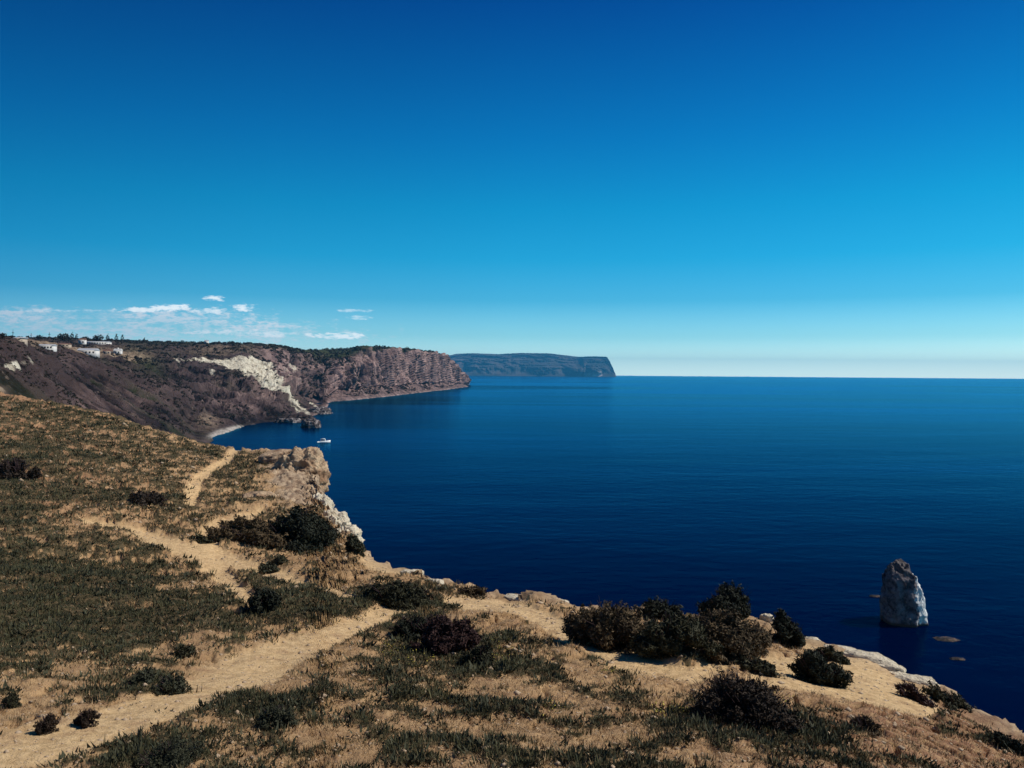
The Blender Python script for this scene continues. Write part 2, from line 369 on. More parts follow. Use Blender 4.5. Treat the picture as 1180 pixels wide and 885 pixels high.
paths = [[(274, 516, 5), (262, 530, 6), (240, 543, 6), (227, 553, 8), (222, 565, 9), (221, 580, 8)],
         [(95, 598, 4), (150, 610, 8), (200, 626, 12), (238, 640, 16), (262, 668, 14), (288, 692, 13)],
         [(300, 588, 6), (275, 598, 9), (242, 610, 12), (238, 632, 16), (280, 650, 12), (340, 668, 9), (405, 688, 8)],
         [(-60, 878, 34), (80, 852, 28), (200, 808, 27), (300, 765, 30), (380, 730, 20), (440, 708, 13), (480, 700, 9)],
         [(520, 694, 10), (600, 700, 12), (660, 728, 14), (720, 760, 18), (800, 778, 13), (830, 765, 14), (800, 750, 10)],
         [(880, 770, 22), (960, 780, 26), (1060, 810, 22)], [(940, 735, 14), (1000, 772, 22), (1060, 800, 12)], [(430, 646, 14), (470, 655, 12)]]
wob = (fbm(P * [1, 1, .3], .9, 5, 5, .62) - .5) * 1.05
pathm = np.zeros(len(P))
for p_ in paths: pathm = np.maximum(pathm, 1 - sstep(segd(p_) + wob, .75, 1.25))
# vegetation cover: broad patches on the ground, broken up by noise in world space
veg = np.full(len(P), .41)
blobs = [(60, 520, 190, 60, .22), (0, 660, 60, 90, .2), (680, 735, 110, 24, -.4), (900, 780, 110, 30, -.3), (620, 800, 60, 10, -.2), (850, 872, 90, 9, -.2), (600, 712, 80, 12, -.3), (430, 655, 50, 12, -.25), (60, 690, 130, 60, .5), (250, 708, 220, 20, .5), (120, 740, 150, 25, .35), (0, 600, 60, 30, .3), (150, 575, 90, 14, .25), (20, 540, 60, 30, .25), (120, 480, 130, 22, .18),
         (270, 535, 70, 30, .22), (190, 632, 60, 6, .3), (300, 672, 30, 12, .5), (430, 700, 90, 12, .4), (240, 760, 60, 25, -.25), (180, 785, 50, 20, .3), (60, 800, 70, 12, -.15),
         (180, 868, 65, 22, .6), (315, 822, 40, 18, .55), (480, 800, 60, 50, .22), (470, 740, 60, 22, .35), (540, 730, 60, 40, .4), (640, 770, 70, 40, .12), (500, 860, 80, 20, .35), (680, 876, 110, 14, .5),
         (820, 832, 90, 26, .45), (930, 850, 60, 25, .25), (800, 870, 60, 10, -.2), (1060, 760, 170, 70, -.5), (1050, 850, 120, 25, -.22), (900, 790, 60, 30, -.3), (600, 715, 80, 12, -.3), (350, 690, 60, 8, .2),
         (380, 640, 60, 14, -.2), (330, 560, 30, 14, -.3), (230, 480, 50, 10, .2), (1020, 700, 200, 60, -.5), (320, 720, 60, 10, -.15), (130, 835, 90, 10, -.35), (560, 830, 60, 15, -.12), (40, 445, 40, 12, -.2)]
for bx, by, rx, ry, s in blobs:
    veg += s * .85 * np.exp(-(((PX - bx) / rx) ** 2 + ((PY - by) / ry) ** 2))
stretch = P * [1, 1, .2]
nzA = fbm(stretch, .55, 5, 11, .6); nzB = fbm(stretch, 2.2, 4, 23, .6)
nzC = fbm(stretch, 6.5, 4, 29, .65)
vegn = veg + (nzA - .5) * 1.1 + (nzB - .5) * 1.5 + (nzC - .5) * 1.5
vegm = sstep(vegn, .36, .86) * (1 - .97 * pathm) * (1 - edge_r * sstep(PX, 235, 330))
bluffm = np.exp(-(((PX - 345) / 42) ** 2 + ((PY - 545) / 42) ** 2)) * 1.3
cliffm = sstep(rowi, NR - 14, NR + 2) * .8 * np.clip(sstep(PX, 235, 330) + sstep(rowi, NR + 4, NR + 14), 0, 1)
rockm = np.clip(np.maximum(cliffm, sstep(bluffm + (nzA - .5) * 1.2, .45, .8)) , 0, 1)
vegm = vegm * (1 - .7 * rockm)
redm = np.clip(sstep(PX, 750, 1050) * sstep(PY, 780, 840) + (1 - sstep(PX, 0, 300)) * (1 - sstep(PY, 560, 640)) * .8 + .25, 0, 1)
# finer relief
z = np.zeros(len(P))
z += (fbm(P * [1, 1, 0], 1.1, 4, 41) - .5) * .30 * np.clip(Yd / 16, .4, 2.0) * (1 - .65 * pathm)
z += (fbm(P * [1, 1, 0], 6.0, 3, 51) - .5) * .07 * (1 - .5 * pathm)
z -= .07 * pathm * np.clip(Yd / 20, .5, 3)
z += .10 * sstep(vegn, .45, .8) * (1 - pathm) * np.clip(Yd / 20, .6, 2.5)
# erosion steps on the bare slope at the right and by the trail
er = fbm(P * [1, 1, 0], .7, 3, 61); ledge = np.abs(((er * 7) % 1.0) - .5) * 2
bare = (1 - sstep(veg, .2, .5)) * (1 - edge_r) * (1 - pathm)
z += (sstep(ledge, 0, .35) - 1) * .24 * bare
P[:, 2] += z
rk = (fbm(P, .45, 5, 71, .55, True) - .55)
amp = np.clip(sstep(rowi, NR - 10, NR + 10) * 2.6 + rockm * .9, 0, 2.8)
P[:, 0] += rk * amp; P[:, 2] += (fbm(P, .8, 4, 77) - .5) * amp * .6
ground = mesh_obj('ground', P, grid_faces(NC, NRT), M_ground, smooth=True, attrs={'veg': vegm, 'path': pathm, 'rock': rockm, 'red': redm})
ground['kind'] = 'structure'
GP = P.reshape(NC, NRT, 3); GV = vegm.reshape(NC, NRT); GPATH = pathm.reshape(NC, NRT); GR = rockm.reshape(NC, NRT); GN = vegn.reshape(NC, NRT)
gstep = 2
sub = GP[::gstep, ::gstep]
bvh = BVHTree.FromPolygons([tuple(v) for v in sub.reshape(-1, 3).tolist()], grid_faces(sub.shape[0], sub.shape[1]).tolist())
def on_ground(px, py):
    d = Vector(ray(px, py)).normalized(); h = bvh.ray_cast(Vector((0, 0, CAMZ)), d)
    return None if h[0] is None else np.array(h[0])
def drop_to(x, y, bv=None):
    h = (bv or bvh).ray_cast(Vector((x, y, 500)), Vector((0, 0, -1)))
    return None if h[0] is None else h[0].z

# ------------------------------------------------------------------ bay cliffs and plateau
def sh(px, py): return CAMZ * F / (py - H(px))
bay = { # px: nine knots (py, depth)
 -500: [(520, 90), (470, 110), (440, 140), (410, 180), (385, 240), (375, 330), (372, 500), (372, 900), (372, 1700)],
 -150: [(520, 100), (470, 125), (445, 150), (420, 200), (400, 260), (384, 330), (383, 500), (383, 900), (383, 1700)],
 0:   [(520, 120), (480, 150), (450, 175), (425, 235), (408, 290), (392, 370), (390, 520), (389, 900), (388, 1700)],
 30:  [(525, 130), (485, 170), (460, 210), (435, 290), (415, 380), (399, 520), (396, 700), (393, 1000), (389, 1700)],
 60:  [(530, 150), (500, 210), (470, 290), (445, 390), (422, 520), (405, 690), (400, 860), (395, 1100), (389, 1700)],
 110: [(540, 190), (510, 270), (485, 360), (455, 520), (428, 730), (413, 900), (407, 1000), (397, 1250), (391, 1700)],
 150: [(550, 220), (520, 320), (495, 430), (465, 600), (435, 850), (416, 1020), (410, 1100), (400, 1300), (392, 1700)],
 190: [(560, 260), (525, 380), (505, 500), (478, 680), (445, 930), (420, 1150), (412, 1230), (402, 1450), (393, 1750)],
 225: [(570, 320), (535, 460), (512, 620), (490, 800), (455, 980), (428, 1200), (412, 1330), (402, 1500), (394, 1750)],
 250: [(580, 350), (512, 700), (502, 'S'), (488, 840), (460, 980), (430, 1220), (413, 1380), (402, 1530), (394, 1750)],
 280: [(560, 430), (500, 860), (492, 'S'), (470, 960), (448, 1080), (425, 1300), (412, 1450), (401, 1580), (395, 1750)],
 300: [(560, 430), (495, 940), (488, 'S'), (462, 1080), (440, 1260), (424, 1450), (413, 1560), (402, 1650), (395, 1780)],
 322: [(560, 430), (492, 960), (486, 'S'), (464, 1110), (445, 1270), (428, 1450), (414, 1650), (405, 1720), (398, 1800)],
 340: [(560, 430), (488, 1020), (483, 'S'), (468, 1180), (455, 1400), (438, 1600), (420, 1760), (410, 1800), (401, 1880)],
 356: [(560, 430), (484, 1080), (480, 'S'), (469, 1270), (459, 1650), (440, 1800), (424, 1840), (410, 1900), (403, 2000)],
 368: [(560, 430), (480, 1120), (476, 'S'), (468, 1400), (460.5, 1720), (440, 1840), (424, 1880), (412, 1960), (402, 2200)],
 380: [(560, 430), (475, 1250), (463, 'S'), (452, 1840), (440, 1860), (428, 1880), (418, 1920), (412, 2100), (402, 2500)],
 400: [(560, 430), (475, 1280), (461.5, 'S'), (452, 1900), (440, 1930), (428, 1960), (416, 2000), (410, 2200), (401, 2700)],
 420: [(560, 430), (475, 1280), (459.5, 'S'), (448, 2000), (435, 2030), (420, 2060), (403, 2110), (401.5, 2300), (400, 2700)],
 440: [(560, 430), (475, 1280), (457.5, 'S'), (447, 2130), (434, 2160), (418, 2190), (403, 2230), (402, 2400), (401, 2800)],
 470: [(560, 430), (475, 1280), (454, 'S'), (444, 2480), (432, 2520), (418, 2560), (406, 2600), (405, 2750), (404, 3100)],
 500: [(560, 430), (475, 1280), (450.5, 'S'), (442, 3000), (432, 3040), (419, 3080), (409, 3130), (407.5, 3300), (407, 3600)],
 510: [(560, 430), (475, 1280), (449.5, 'S'), (442, 3180), (432, 3230), (421, 3290), (412, 3350), (411, 3450), (411, 3700)],
 522: [(560, 430), (475, 1280), (448, 'S'), (442, 3460), (436, 3500), (430, 3550), (424, 3600), (423, 3700), (424, 3900)],
 534: [(560, 430), (475, 1280), (446.3, 'S'), (443, 3860), (440, 3900), (437, 3950), (435, 4000), (435.5, 4100), (437, 4200)],
 540: [(560, 430), (475, 1280), (445.5, 'S'), (444.6, 4100), (443.8, 4120), (443, 4150), (442.5, 4200), (443, 4250), (444, 4300)],
 544: [(560, 430), (475, 1280), (450, 3500), (449, 4100), (449, 4150), (449, 4200), (449, 4250), (449, 4300), (449, 4400)],
}
bp = np.array(sorted(bay)); BK = []
for px in bp:
    row = []
    for py, Y in bay[px]:
        if Y == 'S': p = pt(px, py, sh(px, py)); p[2] = 1.0
        else:
            p = pt(px, py, Y)
        row.append(p)
    row = np.array(row)
    if bay[px][2][1] == 'S' or px == 544:
        row[0, 2] = -30; row[1, 2] = -30
        if px != 544: row[1] = row[2] * [1, 1, 0] * (1 - 45 / row[2, 1]) + [0, 0, -16]; row[0] = row[2] * [1, 1, 0] * (1 - 110 / row[2, 1]) + [0, 0, -40]
    if px == 544: row[2:, 2] = -30
    row = np.vstack([row, row[-1] + np.array([0, 500, -60])]); BK.append(row)
BK = np.array(BK); K = BK.shape[1]
BC, BR = 1250, 420
seg = np.array([20, 30, 60, 70, 75, 70, 55, 45, 20.]); seg = seg[:K - 1] / seg[:K - 1].sum(); kt = np.concatenate([[0], np.cumsum(seg)])
rt = np.linspace(0, 1, BR)
A = np.stack([np.stack([np.interp(rt, kt, BK[c, :, k]) for k in range(3)], -1) for c in range(len(bp))])
bf = np.concatenate([np.linspace(bp[0], -10, 120, endpoint=False), np.linspace(-10, 544, BC - 120)])
B = np.stack([np.stack([np.interp(bf, bp, A[:, r, k]) for k in range(3)], -1) for r in range(BR)], 1)
for k in range(3): B[:, :, k] = blur(blur(B[:, :, k], 6, 0), 5, 1)
dcol = np.gradient(B, axis=0); drow = np.gradient(B, axis=1); nb = np.cross(dcol, drow); nb /= np.linalg.norm(nb, axis=2)[..., None] + 1e-9
Pb = B.reshape(-1, 3).copy(); nb = nb.reshape(-1, 3); nb *= np.sign(nb[:, 2:3] + 1e-6)
BX, BY = proj(Pb)
steep = 1 - sstep(nb[:, 2], .45, .85)
cape = sstep(BX, 345, 385)
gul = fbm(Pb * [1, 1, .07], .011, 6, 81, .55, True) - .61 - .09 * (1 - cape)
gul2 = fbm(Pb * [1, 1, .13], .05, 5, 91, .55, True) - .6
dist = np.clip(Pb[:, 1] / 900, .12, 1.6)
above = sstep(Pb[:, 2], -6, 14)
roll = rt[None, :].repeat(BC, 0).reshape(-1)
topfade = (1 - .88 * sstep(roll, .82, .95)) * (1 - .5 * (1 - cape) * sstep(roll, .45, .7))
Pb += nb * (gul * (95 - 35 * cape) * dist * (.35 + .65 * steep) + gul2 * 24 * dist * (.4 + .6 * steep))[:, None] * above[:, None] * topfade[:, None]
Pb[:, 2] += (fbm(Pb, .09, 4, 99) - .5) * 5 * dist * above * (.3 + .7 * topfade)
Pb[:, 2] += (fbm(Pb, .4, 3, 199) - .5) * 1.6 * above
nB = fbm(Pb, .03, 5, 111, .6) - .5; nB2 = fbm(Pb, .12, 4, 121, .6) - .5
def eb(x, y, rx, ry, ang=0):
    c, s = math.cos(math.radians(ang)), math.sin(math.radians(ang)); dx, dy = BX - x, BY - y
    return np.exp(-(((dx * c + dy * s) / rx) ** 2 + ((-dx * s + dy * c) / ry) ** 2) ** 1.5)
pale = .95 * eb(303, 434, 32, 13, 38) + .75 * eb(285, 421, 30, 6, 8) + .95 * eb(326, 457, 28, 4.5, 46) + .6 * eb(349, 472, 14, 4, 40) + .6 * eb(363, 470, 12, 3, 40) + .45 * eb(250, 440, 30, 4, 60) + .3 * eb(275, 425, 24, 8, 10) + .55 * eb(225, 417, 42, 3.5) + .55 * eb(20, 422, 20, 5, 20) + .45 * eb(335, 425, 12, 12)
pale = np.clip(pale, 0, 1) + nB * .5
green = np.clip(cape * (1 - steep) * sstep(roll, .7, .78) + eb(385, 406, 36, 7) * 1.2 + eb(165, 418, 28, 12, 30) * .8 + (1 - cape) * sstep(roll, .86, .93) * .7 + .0, 0, 1)
clf = np.clip(cape * (.6 + steep) * (1 - green) + eb(325, 425, 36, 35) * .8 + eb(275, 455, 42, 22) * .45 + eb(120, 465, 60, 20) * .25 + nB * .6 * (1 - cape), 0, 1)
shore = (1 - sstep(Pb[:, 2], 1.5, 4.5 )) * np.clip(.08 * cape + eb(262, 497, 22, 5, -15) * 1.4, 0, 1)
sandy = np.clip(eb(115, 406, 52, 5, 5) * 1.6 + eb(55, 400, 30, 4, 8) + eb(5, 447, 8, 6) * .7 + eb(255, 404, 40, 6) * .5 + eb(240, 488, 14, 8) * .6, 0, 1) * np.clip(.8 + nB2 * 2.2, 0, 1)
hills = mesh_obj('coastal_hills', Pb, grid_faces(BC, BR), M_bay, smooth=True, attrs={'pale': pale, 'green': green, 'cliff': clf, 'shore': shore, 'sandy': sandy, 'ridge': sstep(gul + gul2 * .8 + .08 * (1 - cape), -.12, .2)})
hills['kind'] = 'structure'
BP = Pb.reshape(BC, BR, 3)
subb = BP[::2, ::2]
bvb = BVHTree.FromPolygons([tuple(v) for v in subb.reshape(-1, 3).tolist()], grid_faces(subb.shape[0], subb.shape[1]).tolist())
def on_hills(px, py):
    h = bvb.ray_cast(Vector((0, 0, CAMZ)), Vector(ray(px, py)).normalized()); return None if h[0] is None else np.array(h[0])

# ------------------------------------------------------------------ far cape
cp = [(470, 418), (495, 413), (510, 410.5), (525, 407.5), (545, 407), (575, 408), (600, 406.5), (630, 407), (650, 409), (668, 411), (684, 410.5), (699, 411), (703, 418), (707, 427), (710, 433.6)]
cx = np.array([c[0] for c in cp]); cy = np.array([c[1] for c in cp])
n1 = 420; q = np.linspace(470, 710, n1); top = np.interp(q, cx, cy); D0 = 17500
prof = np.array([(-.05, 0), (0, 0), (.35, 250), (.62, 800), (.85, 1500), (1, 2300), (.9, 4200), (-.05, 5200)])
nr = 130; pr = np.linspace(0, len(prof) - 1, nr); C = np.zeros((n1, nr, 3))
for i, px in enumerate(q):
    Yt = D0 + 2300; th = max(pt(px, top[i], Yt)[2], 1)
    hh = np.interp(pr, range(len(prof)), prof[:, 0]) * th; yo = np.interp(pr, range(len(prof)), prof[:, 1])
    if px > 664: kk = min(1, (px - 664) / 8); yo = yo * (1 - .6 * kk)
    ux = ray(px, 440)[0]; C[i, :, 0] = ux * (D0 + yo); C[i, :, 1] = D0 + yo
    # silhouette height holds at the crest depth actually used
    thc = max((pt(px, top[i], D0 + yo[int((nr - 1) * 5 / 7)]))[2], 1); C[i, :, 2] = hh * thc / th
Pc = C.reshape(-1, 3); r_ = fbm(Pc * [1, 1, .5], .0013, 6, 131, .55, True) - .6
Pc[:, 1] += r_ * 1300 * sstep(Pc[:, 2], 0, 120); Pc[:, 2] += r_ * 30 * sstep(Pc[:, 2], 30, 150) * (1 - sstep(np.tile(np.arange(nr), n1), nr * .5, nr * .7) * .6)
CXp, CYp = proj(Pc)
pal = .62 * np.exp(-(((CXp - 684) / 16) ** 2 + ((CYp - 431) / 6) ** 2) ** 2)
fh = mesh_obj('far_headland', Pc, grid_faces(n1, nr), M_cape, smooth=True, attrs={'pale': pal}); fh['kind'] = 'structure'

# ------------------------------------------------------------------ plants
def leaves(cent, nrm, size, n_side=4, elong=1.6):
    """one small flat leaf per point: returns verts, faces"""
    n = len(cent); a = RNG.normal(size=(n, 3)); nrm = nrm + RNG.normal(size=(n, 3)) * .7
    nrm /= np.linalg.norm(nrm, axis=1)[:, None]; a -= nrm * (a * nrm).sum(1)[:, None]; a /= np.linalg.norm(a, axis=1)[:, None]
    b = np.cross(nrm, a); s = size[:, None]
    V = np.stack([cent - a * s * elong, cent - b * s * .5, cent + a * s * elong, cent + b * s * .5], 1).reshape(-1, 3)
    return V, np.arange(4 * n).reshape(n, 4)
def tube(V, Fc, pts, r0, r1, ns=5):
    pts = np.array(pts, float); base = len(V); n = len(pts)
    for i, p in enumerate(pts):
        d = pts[min(i + 1, n - 1)] - pts[max(i - 1, 0)]; d /= np.linalg.norm(d) + 1e-9
        u = np.cross(d, [.3, .8, .1]); u /= np.linalg.norm(u) + 1e-9; v = np.cross(d, u); r = r0 + (r1 - r0) * i / (n - 1)
        for k in range(ns):
            a = 2 * PI * k / ns; V.append(p + r * (u * math.cos(a) + v * math.sin(a)))
    for i in range(n - 1):
        for k in range(ns):
            Fc.append((base + i * ns + k, base + i * ns + (k + 1) % ns, base + (i + 1) * ns + (k + 1) % ns, base + (i + 1) * ns + k))
def bush(name, px, py, wpx, hpx, m, label, cat='bush', group='shrubs on the headland', nl=7000, leaf=1.0, lobes=14, twigs=0, depth=None, asym=0.0, Yset=None, dk=.8):
    """px,py: foot of the shrub on the ground in the photo; size from its apparent size at that distance"""
    g = on_ground(px, py)
    if g is None or Yset is not None: g = pt(px, py, Yset)
    Y = g[1]; w = wpx * Y / F / 2; h = hpx * Y / F * .78; dpt = (depth or min(1, dk + .2)) * w; lobes = int(lobes * 1.9)
    o = empty(name, (g[0], g[1] + dpt * .5, g[2]), label, cat, group)
    ls = max(.016, .0016 * Y) * leaf
    cc = []; rr = []; ph1, ph2 = RNG.uniform(0, 6.28, 2)
    for i in range(lobes):
        a = RNG.uniform(0, 2 * PI); q_ = math.sqrt(RNG.uniform(0, 1)) * .86
        wa_ = .86 + .24 * math.sin(2 * a + ph1) + .2 * math.sin(3 * a + ph2); x, y = math.cos(a) * q_ * w * wa_ * 1.12, math.sin(a) * q_ * dpt * wa_
        hmax = h * (1 - .75 * q_ ** 2) * RNG.uniform(.65, 1.0) * (1 + asym * x / w)
        s = RNG.uniform(.14, .33) * min(w, h * 1.6); z_ = max(hmax - s * .8, s * .2)
        cc.append((x, y, z_)); rr.append(s)
    cc = np.array(cc); rr = np.array(rr)
    pr_ = rr ** 2; ki = RNG.choice(lobes, nl, p=pr_ / pr_.sum())
    d = RNG.normal(size=(nl, 3)); d /= np.linalg.norm(d, axis=1)[:, None]; d[:, 2] *= .85
    rad = rr[ki] * (RNG.uniform(.35, 1.0, nl) ** .5) * (1 + .5 * (fbm((cc[ki] + d * rr[ki][:, None]) * 1, 2.2 / max(w, .3), 3, 7) - .5) * 1.6)
    p = cc[ki] + d * rad[:, None]
    # sprigs reaching out of the crown
    nsp = max(20, nl // 90); k_ = RNG.choice(lobes, nsp, p=pr_ / pr_.sum()); sd_ = RNG.normal(size=(nsp, 3)); sd_[:, 2] = np.abs(sd_[:, 2]) * .8; sd_ /= np.linalg.norm(sd_, axis=1)[:, None]
    tt = RNG.uniform(.5, 1.55, (nsp, 26)); sp_ = cc[k_][:, None] + sd_[:, None] * rr[k_][:, None, None] * tt[..., None] + RNG.normal(size=(nsp, 26, 3)) * (ls * 1.6) * (1.7 - tt[..., None])
    p = np.vstack([p, sp_.reshape(-1, 3)]); d = np.vstack([d, np.repeat(sd_, 26, 0)])
    # skirt down to the ground
    ns_ = nl // 5; a = RNG.uniform(0, 2 * PI, ns_); q_ = np.sqrt(RNG.uniform(.0, 1, ns_)) * (.86 + .24 * np.sin(2 * a + ph1) + .2 * np.sin(3 * a + ph2)); sk = np.stack([np.cos(a) * q_ * w * .92, np.sin(a) * q_ * dpt * .92, RNG.uniform(0, .35, ns_) * h * (1 - .6 * q_)], 1)
    p = np.vstack([p, sk]); d = np.vstack([d, np.tile([0, 0, 1.], (ns_, 1)) + RNG.normal(size=(ns_, 3)) * .5])
    # follow ground slope
    gz_ = {}
    gx0 = drop_to(g[0] - w * .6, g[1] + dpt * .5); gx1 = drop_to(g[0] + w * .6, g[1] + dpt * .5)
    if gx0 and gx1 and abs(gx1 - gx0) < w * 1.4: sl_ = (gx1 - gx0) / (1.2 * w)
    else: sl_ = 0
    p[:, 2] = p[:, 2] + sl_ * p[:, 0]
    p[:, 2] -= .04 * h
    sz = ls * RNG.uniform(.6, 1.4, len(p))
    V, Fc = leaves(p, d, sz)
    rnd = np.clip(np.repeat(RNG.uniform(0, 1, len(p)) * .6 + .4 * (vn(p * (3 / max(w, .2)) + 9, 3)), 4), 0, 1)
    mesh_obj('foliage', V, Fc, m, o, attrs={'rnd': rnd})
    TV, TF = [], []
    for i in range(min(lobes, 9)):
        c = cc[i]; c = c + [0, 0, sl_ * c[0]]; st = np.array([c[0] * .12, c[1] * .12, -.1 * h]); mdp = st * .45 + c * .55 + RNG.normal(size=3) * .06 * w; mdp[2] = c[2] * .4
        tube(TV, TF, [st, mdp, c], .022 * w + .01, .006 * w + .003)
    mesh_obj('stem', np.array(TV), np.array(TF), M_wood, o, smooth=True)
    twigs = max(twigs, int(wpx * .35))
    if twigs:
        TV, TF = [], []
        for i in range(twigs):
            a = RNG.uniform(0, 2 * PI); q_ = RNG.uniform(.1, 1); e = np.array([math.cos(a) * q_ * w, math.sin(a) * q_ * dpt, h * RNG.uniform(.8, 1.12) * (1 - .35 * q_)]); e[2] += sl_ * e[0]
            s = e * [.3, .3, .1]; tube(TV, TF, [s, (s + e) / 2 + RNG.normal(size=3) * .05 * w, e], max(.004, .0004 * Y), max(.002, .0003 * Y), 3)
        mesh_obj('twigs', np.array(TV), np.array(TF), M_twig, o)
    return o
B_ = bush
B_('juniper_bush', 345, 631, 84, 54, M_jun_d, 'tall near-black juniper mound beside the pale rock slope on the terrace', nl=14000, lobes=22, group='junipers on the headland')
B_('juniper_bush', 283, 627, 78, 36, M_olive, 'low spreading brownish shrub left of the near-black juniper mound', nl=10000, lobes=18, group='junipers on the headland')
B_('leafy_shrub', 407, 640, 24, 28, M_grey, 'small round shrub at the foot of the white rock slope above the water', nl=3500, lobes=8)
B_('leafy_shrub', 300, 705, 38, 36, M_jun_d, 'small upright dark shrub beside the end of the pale trail', nl=5000, lobes=10, twigs=20)
B_('juniper_bush', 455, 699, 98, 34, M_jun, 'wide low dark bush on the cliff rim near the pale lip rock', nl=11000, lobes=20, dk=.45, group='junipers on the headland')
B_('cliff_shrub', 545, 688, 40, 15, M_olive, 'small flat shrub just over the cliff rim behind the trail', nl=2500, lobes=8, dk=.5)
B_('reddish_bush', 512, 752, 76, 54, M_redb, 'reddish brown rounded bush beside the trail in the middle foreground', nl=12000, lobes=18, twigs=50, dk=.7)
B_('leafy_shrub', 470, 738, 60, 36, M_jun_d, 'dark low shrub against the left side of the reddish bush', nl=5000, lobes=10, twigs=30, dk=.6)
B_('leafy_shrub', 553, 766, 40, 30, M_jun, 'dark trailing shrub against the right side of the reddish bush', nl=4000, lobes=9, dk=.6)
B_('juniper_bush', 705, 748, 108, 70, M_olive, 'large olive brown bush at the left end of the cliff top thicket', nl=20000, lobes=28, dk=.6, group='thicket on the cliff top')
B_('juniper_bush', 775, 757, 84, 62, M_jun, 'dark sloping bush in the middle of the cliff top thicket', nl=14000, lobes=20, dk=.6, group='thicket on the cliff top')
B_('juniper_bush', 845, 757, 108, 68, M_olive, 'broad brown bush at the right of the cliff top thicket', nl=18000, lobes=26, dk=.6, group='thicket on the cliff top')
B_('juniper_bush', 840, 712, 64, 46, M_jun_d, 'dark bush crowning the thicket against the sea', nl=9000, lobes=14, dk=.6, group='thicket on the cliff top')
B_('juniper_bush', 762, 716, 60, 32, M_jun_d, 'low dark bush at the back of the thicket between its two brown mounds', nl=6000, lobes=12, dk=.5, group='thicket on the cliff top')
B_('conifer_shrub', 908, 744, 42, 52, M_jun_d, 'compact upright conifer on the rim at the right end of the thicket', nl=8000, lobes=12, dk=.7)
B_('juniper_bush', 948, 790, 60, 46, M_jun_d, 'dark bush alone on the bare sandy slope near the rim', nl=9000, lobes=14, dk=.6, group='junipers on the headland')
B_('juniper_bush', 960, 762, 46, 16, M_jun, 'flat dark shrub creeping behind the lone bush on the sandy slope', nl=4000, lobes=9, dk=.6, group='junipers on the headland')
B_('juniper_bush', 862, 834, 122, 68, M_dkb, 'large dark twiggy bush in front of the thicket at the right foreground', nl=18000, lobes=26, twigs=120, dk=.55, group='junipers on the headland')
B_('juniper_bush', 880, 778, 56, 18, M_jun, 'thin low strip of scrub between the thicket and the large twiggy bush', nl=4000, lobes=9, dk=.5, group='junipers on the headland')
B_('twiggy_shrub', 1056, 808, 34, 22, M_redb, 'small purplish twiggy shrub against the pale rock rim', nl=1200, lobes=8, twigs=60)
B_('cliff_shrub', 1125, 842, 84, 38, M_jun, 'long dark shrub hanging over the cliff rim at the right edge', nl=10000, lobes=18, dk=.5, Yset=19.0)
B_('cliff_shrub', 1170, 868, 40, 24, M_jun_d, 'dark shrub below the long rim shrub in the bottom right corner', nl=4000, lobes=10, dk=.5)
B_('twiggy_shrub', 1003, 846, 44, 20, M_olive, 'low tangle of grey twigs on the reddish slope', nl=1500, lobes=8, twigs=70)
B_('small_shrub', 97, 838, 26, 26, M_dkb, 'small dark purple shrub on the sandy trail edge, right of a similar one', nl=2600, lobes=9, twigs=45, leaf=.7, asym=.4, group='small purple shrubs by the trail')
B_('small_shrub', 50, 846, 32, 26, M_dkb, 'small dark purple shrub on the sandy trail edge, nearest the left border', nl=2600, lobes=9, twigs=45, leaf=.7, asym=.4, group='small purple shrubs by the trail')
B_('small_shrub', 10, 815, 24, 16, M_jun, 'tiny round shrub cut by the left border beside the trail', nl=1800, lobes=6)
B_('small_shrub', 168, 581, 44, 18, M_dkb, 'dark purple shrub on the left hillside above the pale trail', nl=3500, lobes=10, twigs=20)
B_('twiggy_shrub', 12, 552, 46, 30, M_dkb, 'twiggy purple shrub at the left border on the hillside', nl=3500, lobes=10, twigs=60)
B_('small_shrub', 210, 758, 32, 14, M_jun, 'small flat dark shrub at the lower edge of the green band', nl=2200, lobes=7)
B_('small_shrub', 318, 652, 28, 12, M_jun, 'small dark cushion beside the fork of the pale trail', nl=1800, lobes=7)
B_('small_shrub', 305, 662, 26, 12, M_grey, 'small grey green cushion just below the trail fork', nl=1800, lobes=7)
B_('small_shrub', 232, 626, 30, 8, M_jun, 'flat green tuft in the middle of the pale trail', nl=1500, lobes=6)
B_('small_shrub', 155, 792, 40, 18, M_grey, 'grey green cushion plant above the two purple shrubs', nl=2200, lobes=8, group='cushion plants in the foreground')
B_('small_shrub', 195, 800, 46, 22, M_grey, 'grey green cushion plant on the sandy patch, right of a similar one', nl=2500, lobes=8, group='cushion plants in the foreground')
B_('small_shrub', 185, 888, 90, 34, M_grey, 'wide mound of grey green foliage at the bottom border, lower left', nl=12000, lobes=22, dk=.5, leaf=.7, group='cushion plants in the foreground')
B_('small_shrub', 318, 838, 54, 28, M_grey, 'grey green mound right beside the wide sandy trail', nl=6000, lobes=14, dk=.6, leaf=.7, group='cushion plants in the foreground')

